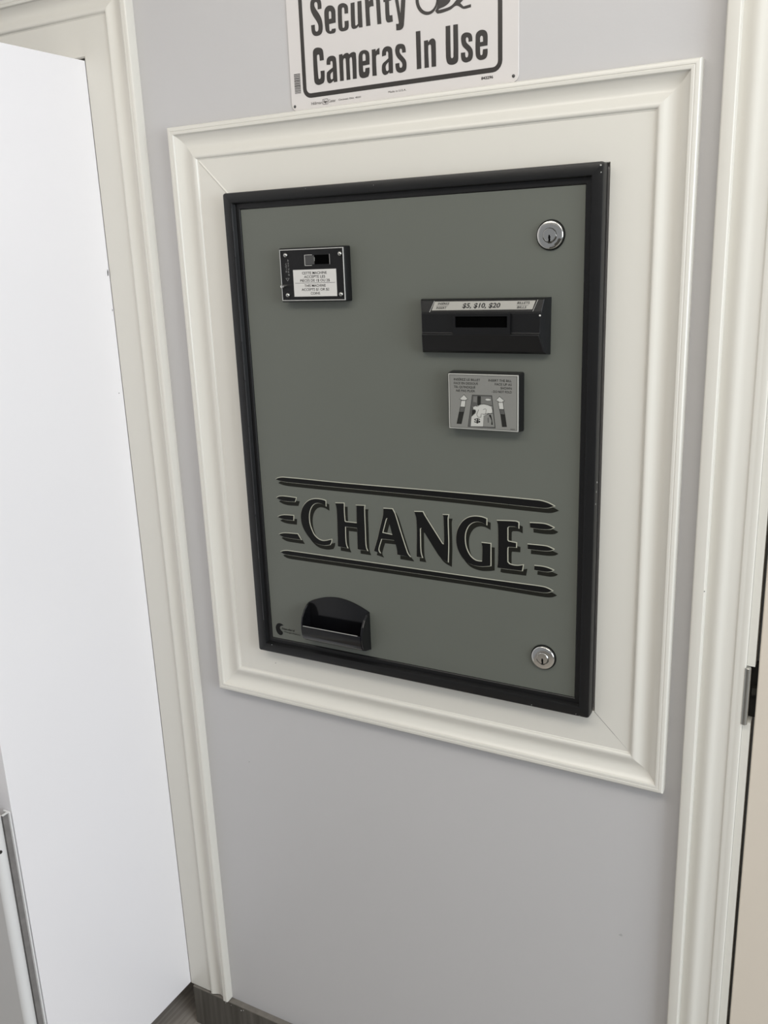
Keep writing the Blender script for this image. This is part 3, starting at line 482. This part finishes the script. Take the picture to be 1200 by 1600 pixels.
# ------------------------------------------------------------------ the change machine
mach = thing('change_machine', (.125, 0, .966), 'olive grey coin change machine with black frame, recessed in the wall inside white moulding', 'change machine')
BX0, BX1, BZ0, BZ1 = -.1755, .4245, .9600, 1.7322
PF = -.0195     # front of the face panel
HX = .0035
mb = MB()
mb.ring([(.005, .10), (.005, -.0095), (.0005, -.0100), (0, -.0130), (0, -.0270), (.0010, -.0292), (.0032, -.0300), (.0135, -.0300), (.0155, -.0292), (.0165, -.0272), (.0168, -.0225),
         (.0172, -.0218), (.0240, -.0214), (.0250, -.0205), (.0254, -.0170), (.0254, -.0100)], BX0, BX1, BZ0, BZ1, .0042, 'black')
fr = mb.build('bezel_frame', None, mach, smooth=35)
mb = MB().box(HX0+.003, HX1-.003, .0, .105, HZ0+.003, HZ1-.003)
mb.build('cabinet_body', 'black', mach)
mb = MB()
random.seed(3)
for (x, y, z, r) in ((.4247, -.024, 1.305, .0012), (.4247, -.022, 1.318, .0012), (.4247, -.026, 1.288, .0009)):
    vs = [(x, y+r*random.uniform(.5, 1)*math.cos(t), z+1.9*r*random.uniform(.5, 1)*math.sin(t)) for t in [i*math.pi/3 for i in range(6)]]
    MB().add(vs, [tuple(range(6))], 'caulk').build('paint_chip', None, fr)
for (x, z, r) in ((.4205, 1.7275, .0016), (.4212, 1.7190, .0009), (-.1455, .9755, .0011), (.335, .9612, .0016), (.336, .9640, .0010), (.4105, .9615, .0012), (.405, .9640, .0008), (.095, 1.726, .0006), (-.02, 1.729, .0005)):
    vs = [(x+r*random.uniform(.4, 1)*math.cos(t), -.0303, z+r*random.uniform(.5, 1)*math.sin(t)) for t in [i*math.pi/3 for i in range(6)]]
    MB().add(vs, [tuple(range(6))], 'silver').build('paint_chip', None, fr)
random.seed(8)
mb = MB(); z = 1.02
while z < 1.705:
    l = random.uniform(.02, .08); w = random.uniform(.0005, .0011)
    x = BX0+.0157+random.uniform(-.0002, .0002)
    mb.add([(x-w/2, -.02955, z), (x+w/2, -.02935, z), (x+w*random.uniform(.2, .6), -.02935, z+l), (x-w*random.uniform(.1, .5), -.02955, z+l)], [(0,1,2,3)], 'worn')
    z += l+random.uniform(-.002, .004)
mb.build('worn_edge', None, fr)
face = MB().box(BX0+.0256, BX1-.0256, PF, -.0150, BZ0+.0256, BZ1-.0256).build('face_panel', 'face', mach)
CHANGE_ART = [[smooth(lp, 30) for lp in g] for g in CHANGE_ART]
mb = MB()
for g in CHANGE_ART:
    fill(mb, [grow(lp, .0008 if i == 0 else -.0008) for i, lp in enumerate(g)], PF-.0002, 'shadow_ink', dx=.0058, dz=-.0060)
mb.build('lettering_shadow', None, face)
mb = MB()
for g in CHANGE_ART:
    fill(mb, [grow(lp, .0009 if i == 0 else -.0009) for i, lp in enumerate(g)], PF-.0004, 'cream_ink', dx=.0007, dz=.0005)
mb.build('lettering_outline', None, face)
mb = MB()
for g in CHANGE_ART: fill(mb, g, PF-.0006, 'ink')
mb.build('lettering', None, face)
# maker's mark
mb = MB()
cres = [(-.1247,1.0118),(-.1290,1.0141),(-.1345,1.0143),(-.1392,1.0115),(-.1418,1.0060),(-.1415,1.0000),(-.1385,.9945),(-.1340,.9920),(-.1295,.9930),(-.1275,.9965),(-.1282,.9995),(-.1310,1.0015),(-.1328,1.0045),(-.1325,1.0080),(-.1300,1.0100)]
fill(mb, [smooth(cres, 50)], PF-.0003, 'ink')
text(mb, 'Standard', -.1295, 1.0040, .0034, PF-.0003, 'ink', width=.0275, align='LEFT', bold=.02, slope=-.02, shear=.2)
text(mb, 'Change-Makers', -.1250, .9990, .0026, PF-.0003, 'ink', width=.0345, align='LEFT', slope=-.03, shear=.2)
mb.build('maker_mark', None, face)
mb = MB()
mb.ring([(0, PF-.0002), (.0003, PF-.0002)], -.1300, -.1225, .9925, .9990, .003, 'ink')

# --- coin acceptor
ca = MB().ring([(-.0008, PF), (-.0008, -.0335), (0, -.0352)], -.0713, .0445, 1.5668, 1.6450, .0012, cap=True).build('coin_acceptor', 'plastic', mach, smooth=30)
MB().ring([(.0002, -.0348), (.0002, -.0362), (.0007, -.0366), (.0014, -.0366), (.0016, -.0360)], -.0706, .0437, 1.5676, 1.6440, .0008).build('silver_edge', 'silver', ca)
for (x, z) in ((-.0597, 1.6357), (.0371, 1.6347), (.0362, 1.5766), (-.0597, 1.5766)):
    MB().lathe([(.0036, .0350), (.0035, .0362), (.0028, .0376), (.0014, .0384), (0, .0386)], (x, 0, z), 'y', 20, 'steel').build('screw', None, ca, smooth=50)
mb = MB()
mb.box(-.0078, .0184, -.0360, -.0352, 1.6208, 1.6342, 'void')
mb.build('coin_slot', None, ca)
mb = MB()
mb.box(-.0240, -.0078, -.0366, -.0352, 1.6208, 1.6335, 'guard')
mb.build('slot_guard', None, ca)
mb = MB()
mb.box(-.0254, -.0243, -.0364, -.0350, 1.6193, 1.6348, 'silver'); mb.box(-.0254, -.0120, -.0364, -.0350, 1.6342, 1.6350, 'silver'); mb.box(-.0254, -.0130, -.0364, -.0350, 1.6190, 1.6198, 'silver')
mb.build('slot_edge', None, ca); mb = MB(); mb.box(-.0080, -.0073, -.0364, -.0350, 1.6255, 1.6310, 'silver'); mb.build('slot_edge', None, ca); mb = MB(); mb.box(.0186, .0193, -.0364, -.0350, 1.6200, 1.6350, 'metalgrey')
mb.build('slot_edge', None, ca)
lb = MB().box(-.0477, .0290, -.0357, -.0350, 1.5740, 1.6135).build('paper_label', 'paper', ca)
mb = MB(); y = -.0359
for body, x, z, w in (('CETTE MACHINE', -.0092, 1.6067, .0440), ('ACCEPTE LES', -.0092, 1.6012, .0376), ('PIÈCES DE 1$ OU 2$', -.0089, 1.5957, .0526),
                      ('THIS MACHINE', -.0092, 1.5881, .0379), ('ACCEPTS $1 OR $2', -.0089, 1.5825, .0493), ('COINS', -.0092, 1.5768, .0167)):
    text(mb, body, x, z, .0037, y, 'paper_ink', width=w, bold=.004)
mb.box(-.0450, .0265, y, y+.0001, 1.5937, 1.5941, 'paper_ink')
mb.build('label_text', None, lb)
mb = MB(); y = -.0355
for k, ch in enumerate('COIN'): text(mb, ch, -.0598, 1.6208-.0036*k, .0028, y, 'engrave', bold=.02)
for k, ch in enumerate('RETURN'): text(mb, ch, -.0556, 1.6262-.0042*k, .0028, y, 'engrave', bold=.02)
tri = [(-.0622, 1.6018), (-.0550, 1.6018), (-.0586, 1.5970)]
fill(mb, [tri, grow(tri, -.0008)], y, 'engrave')
mb.build('coin_return_marking', None, ca)
mb = MB().lathe([(.0028, .0350), (.0028, .0420), (.0022, .0436), (0, .0440)], (-.0650, 0, 1.5896), 'y', 20, 'chrome')
mb.build('return_button', None, ca, smooth=50)

# --- bill acceptor: swept wedge profile, (y, z, x0, x1)
prof = [(PF, 1.5675, .1615, .3555), (-.0320, 1.5672, .1660, .3520), (-.0355, 1.5655, .1680, .3505), (-.0395, 1.5500, .1705, .3480), (-.0400, 1.5470, .1710, .3475), (-.0415, 1.5210, .1715, .3470),
        (-.0440, 1.5195, .1722, .3465), (-.0445, 1.5180, .1722, .3465), (-.0340, 1.4955, .1680, .3500), (-.0300, 1.4925, .1660, .3530), (PF, 1.4912, .1620, .3550)]
mb = MB(); vs = []
for y, z, a, b in prof: vs += [(a, y, z), (b, y, z)]
n = len(prof)
fs = [(2*i, 2*i+1, 2*i+3, 2*i+2) for i in range(n-1)] + [tuple(2*i for i in range(n)), tuple(2*i+1 for i in reversed(range(n)))]
mb.add(vs, fs)
# split: keep the housing closed, the slot throat stands proud of it
ba = mb.build('bill_acceptor', 'plastic', mach, bevel=.0010)
mb = MB()
# throat surround with a real opening
xa, xb, za, zb = .2205, .3060, 1.5200, 1.5475
sa, sb, ta, tb = .2250, .3018, 1.5290, 1.5440
for (a, b, c_, d) in ((xa, sa, za, zb), (sb, xb, za, zb), (sa, sb, za, ta), (sa, sb, tb, zb)): mb.box(a, b, -.0448, -.0380, c_, d)
mb.add([(xa, -.0448, za), (xb, -.0448, za), (xb, -.0375, 1.5035), (xa, -.0375, 1.5035), (xa, -.036, za), (xb, -.036, za)], [(0,1,2,3), (0,3,4), (1,5,2)])
mb.build('slot_surround', 'plastic', ba)
MB().box(sa, sb, -.0425, -.0422, ta, tb).build('bill_slot', 'void', ba)
st = MB()
sl = (.0395-.0355)/(1.5655-1.5500)
def slope_y(z): return -.0355 - (1.5655-z)*sl - .0006
def on_slope(mb0):
    mb0.v = [(v[0], slope_y(v[2])+v[1], v[2]) for v in mb0.v]; return mb0
fill(st, [[(.1903, 1.5640), (.3392, 1.5640), (.3358, 1.5527), (.1868, 1.5522)]], 0, 'strip')
strip = on_slope(st).build('denomination_strip', None, ba)
st = MB()
text(st, '$5, $10, $20', .2615, 1.5553, .0062, -.0002, 'paper_ink', width=.0560, bold=.02, shear=.18)
on_slope(st).build('price_text', None, strip); st = MB()
text(st, 'INSÉREZ', .2045, 1.5598, .0028, -.0002, 'paper_ink', width=.0180, bold=.015, shear=.18)
text(st, 'INSERT', .2015, 1.5541, .0028, -.0002, 'paper_ink', width=.0160, bold=.015, shear=.18)
st.box(.1935, .2115, -.0002, -.0001, 1.5580, 1.5583, 'paper_ink')
on_slope(st).build('insert_text', None, strip); st = MB()
text(st, 'BILLETS', .3225, 1.5597, .0030, -.0002, 'paper_ink', width=.0180, bold=.015, shear=.18)
text(st, 'BILLS', .3205, 1.5541, .0028, -.0002, 'paper_ink', width=.0135, bold=.015, shear=.18)
st.box(.3130, .3295, -.0002, -.0001, 1.5578, 1.5581, 'paper_ink')
on_slope(st).build('bills_text', None, strip)
st = MB()
fill(st, [[(.1893, 1.5650), (.1900, 1.5650), (.1838, 1.5497), (.1831, 1.5497)]], 0, 'silver')
on_slope(st).build('slanted_edge', None, ba); st = MB()
fill(st, [[(.3420, 1.5650), (.3425, 1.5650), (.3368, 1.5500), (.3363, 1.5500)]], 0, 'silver')
on_slope(st).build('slanted_edge', None, ba)
mb = MB()
mb.box(.1745, .2160, -.0420, -.0410, 1.5203, 1.5207, 'metalgrey'); mb.build('ledge_line', None, ba); mb = MB(); mb.box(.3100, .3455, -.0420, -.0410, 1.5203, 1.5207, 'metalgrey')
mb.build('ledge_line', None, ba)
MB().lathe([(.0013, .036), (.0013, .0406), (.0008, .0413), (0, .0416)], (.3490-.0025, 0, 1.5445), 'y', 14, 'caulk').build('white_dot', None, ba, smooth=60)  # small white dot on the housing

# --- instruction placard
pl = MB().ring([(-.0016, PF), (0, -.0360)], .2083, .3160, 1.3842, 1.4648, .0012, cap=True).build('instruction_placard', 'plastic', mach, smooth=30)
mb = MB().ring([(.0, -.0358), (.0, -.0366), (.0003, -.0369)], .2092, .3156, 1.3845, 1.4640, .0010, 'plac_rim', cap=True)
pf = mb.build('placard_plate', None, pl)
y0 = -.0370
ix0, ix1, iz0, iz1 = .2118, .3132, 1.3868, 1.4618
mb = MB().box(ix0, ix1, y0, y0+.0001, iz0, iz1, 'plac')
mb.ring([(-.0007, y0-.0001), (.0, y0-.0001)], ix0, ix1, iz0, iz1, 0, 'plac_ink')
A = PLACARD_ART
def ol(name, m, y, w=.00060):
    for lp in A[name]:
        fill(mb, [grow(lp, w)], y, 'plac_ink'); fill(mb, [lp], y-.00008, m)
ol('arrow_head', 'plac_light', y0-.0001); ol('arrow_light', 'plac_light', y0-.0001); ol('arrow_mid', 'plac_mid', y0-.0001); ol('arrow_dark', 'plac_ink', y0-.0001)
ol('bill_dark', 'plac_mid', y0-.0001)
for nme, m, dy in (('bill_sky', 'bill_grey', .0003), ('bill_light', 'plac_light', .0004), ('bill_note', 'plac', .0005)):
    for lp in A[nme]: fill(mb, [lp], y0-dy, m)
bd = A['bill_dark'][0]
Hd = HAND_ART
for nme, m, dy in (('black', 'plac_ink', .00045), ('hill', 'plac_mid', .00042), ('left_dark', 'plac_ink', .00047), ('cloud', 'plac_light', .00045), ('fig', 'plac_ink', .0006), ('fig2', 'plac_mid', .0006)):
    fill(mb, [Hd[nme]], y0-dy, m)
# hand outline over the bill and the figures on the note
def stroke(pts, w, y, m):
    for (ax, az), (bx, bz) in zip(pts[:-1], pts[1:]):
        t = (Vector((bx, bz))-Vector((ax, az))).normalized(); nn = Vector((-t.y, t.x))*w/2
        mb.add([(ax+nn.x, y, az+nn.y), (ax-nn.x, y, az-nn.y), (bx-nn.x, y, bz-nn.y), (bx+nn.x, y, bz+nn.y)], [(0,1,2,3)], m)
hy = y0-.0006
for nme, w in (('hand', .0005), ('thumb', .0005), ('fold', .0004), ('fold2', .0004)): stroke(Hd[nme], w, hy, 'plac_ink')
text(mb, '$', .2540, 1.3950, .0062, hy, 'plac_ink', width=.0095, bold=.02)
for i, (body, w) in enumerate((('INSÉREZ LE BILLET', .0405), ('FACE EN DESSOUS', .0370), ('TEL QU\'INDIQUÉ', .0330), ('NE PAS PLIER', .0290))):
    text(mb, body, .2182+(.0035 if i == 3 else 0), 1.4542-.00535*i, .0032, y0-.0002, 'plac_ink', width=w, align='LEFT', bold=.004)
for i, (body, w) in enumerate((('INSERT THE BILL', .0345), ('FACE UP AS', .0250), ('SHOWN', .0165), ('- DO NOT FOLD', .0300))):
    text(mb, body, .3058, 1.4542-.00520*i, .0032, y0-.0002, 'plac_ink', width=w, align='RIGHT', bold=.004)
text(mb, '0029', .3072, 1.3875, .0014, y0-.0002, 'plac_ink', width=.0065)
mb.build('printed_instructions', None, pf)

# --- locks
def lock(cx, cz, ang, tarn):
    o = bpy.data.objects.new('lock', None)
    mb = MB()
    mb.lathe([(.0196, -PF), (.0196, -PF+.0012), (.0180, -PF+.0014)], (cx, 0, cz), 'y', 48, 'ink')
    mb.lathe([(.0180, -PF+.0004), (.0180, -PF+.0036), (.0174, -PF+.0046), (.0168, -PF+.0049), (.0095, -PF+.0050), (.0090, -PF+.0046), (.0, -PF+.0046)], (cx, 0, cz), 'y', 48, 'chrome')
    lk = mb.build('lock', None, mach, smooth=35)
    mb = MB()
    mb.lathe([(.0089, -PF+.0044), (.0089, -PF+.0058), (.0082, -PF+.0067), (.0, -PF+.0069)], (cx, 0, cz), 'y', 40, 'chrome')
    mb.build('key_cylinder', None, lk, smooth=35)
    mb = MB()
    pts = [(-.0008, .0002), (.0005, .0002), (.0009, -.0014), (.0018, -.0026), (.0009, -.0038), (.0014, -.0054), (.0008, -.0086), (-.0011, -.0086), (-.0008, -.0054), (-.0014, -.0034), (-.0010, -.0014)]
    ca_, sa_ = math.cos(ang), math.sin(ang)
    fill(mb, [[(cx+p[0]*ca_-p[1]*sa_, cz+p[0]*sa_+p[1]*ca_) for p in pts]], PF-.0073, 'void')
    mb.build('keyhole', None, lk)
    mb = MB()
    ring = lambda r0, r1, a0, a1: [(cx+r1*math.cos(math.radians(a)), cz+r1*math.sin(math.radians(a))) for a in range(a0, a1+1, 6)] + [(cx+r0*math.cos(math.radians(a))*random.uniform(.96, 1.04), cz+r0*math.sin(math.radians(a))*random.uniform(.96, 1.04)) for a in range(a1, a0-1, -6)]
    fill(mb, [ring(.0087, .0093, -90, 270)], PF-.0053, 'rust')
    fill(mb, [ring(.0089, .0100, 198, 342)], PF-.0054, 'rust')
    fill(mb, [ring(.0086, .0108, 258, 288)], PF-.0055, 'rust')
    if tarn:
        fill(mb, [ring(.0130, .0166, 298, 340)], PF-.0053, 'rust')
        fill(mb, [ring(.0158, .0172, 268, 300)], PF-.0052, 'rust')
    mb.build('tarnish', None, lk)
lock(.3535, 1.6470, 0.0, True)
lock(.3505, 1.0415, 0.05, False)

# --- coin cup
CX0, CX1, CZ0 = -.0690, .0515, .9985
arch = [(CX0, CZ0), (CX1, CZ0), (CX1, 1.0650)]
for i in range(1, 16):
    t = i/16; x = CX1+(CX0-CX1)*t
    arch.append((x, 1.0650+.0168*math.sin(math.pi*t)**.9 if t > 0 else 1.0650))
arch.append((CX0, 1.0640))
mb = MB(); fill(mb, [arch], PF-.0012, 'gloss')
k = len(arch)
mb.add([(x, PF, z) for x, z in arch]+[(x, PF-.0012, z) for x, z in arch], [(i, (i+1) % k, k+(i+1) % k, k+i) for i in range(k)], 'gloss')
cup = mb.build('coin_cup', None, mach)
cheek = [(PF, 1.0645), (-.0270, 1.0620), (-.0360, 1.0560), (-.0430, 1.0460), (-.0465, 1.0350), (-.0470, 1.0250), (-.0455, 1.0140), (-.0420, 1.0060), (-.0370, 1.0025), (PF, CZ0)]
for xa, xb in ((CX0, CX0+.0030), (CX1-.0036, CX1)):
    k = len(cheek)
    MB().add([(x, y, z) for x in (xa, xb) for y, z in cheek], [(i, (i+1) % k, k+(i+1) % k, k+i) for i in range(k)]+[tuple(reversed(range(k))), tuple(range(k, 2*k))]).build('cup_side', 'gloss', cup, bevel=.0006)
lip = [(-.0452, 1.0300), (-.0454, 1.0308), (-.0460, 1.0314), (-.0467, 1.0316), (-.0474, 1.0314), (-.0480, 1.0308), (-.0482, 1.0298), (-.0480, 1.0240), (-.0465, 1.0140), (-.0430, 1.0060), (-.0370, 1.0020), (PF, .9990), (PF, 1.0030), (-.0365, 1.0060), (-.0415, 1.0095), (-.0445, 1.0160), (-.0458, 1.0240)]
k = len(lip)
MB().add([(x, y, z) for x in (CX0+.0030, CX1-.0036) for y, z in lip], [(i, (i+1) % k, k+(i+1) % k, k+i) for i in range(k)]+[tuple(range(k)), tuple(reversed(range(k, 2*k)))]).build('cup_lip', 'gloss', cup, smooth=50)
MB().add([(CX0+.0045, -.0478, 1.0314), (CX0+.0045, -.0468, 1.0319), (CX1-.0090, -.0478, 1.0314), (CX1-.0090, -.0466, 1.0319)], [(0, 1, 3, 2)]).build('lip_highlight', 'silver', cup)  # silver strip added as the highlight line along the lip
MB().box(CX0+.0030, CX1-.0036, -.040, PF-.001, 1.0070, 1.0085).build('cup_floor', 'plastic', cup)
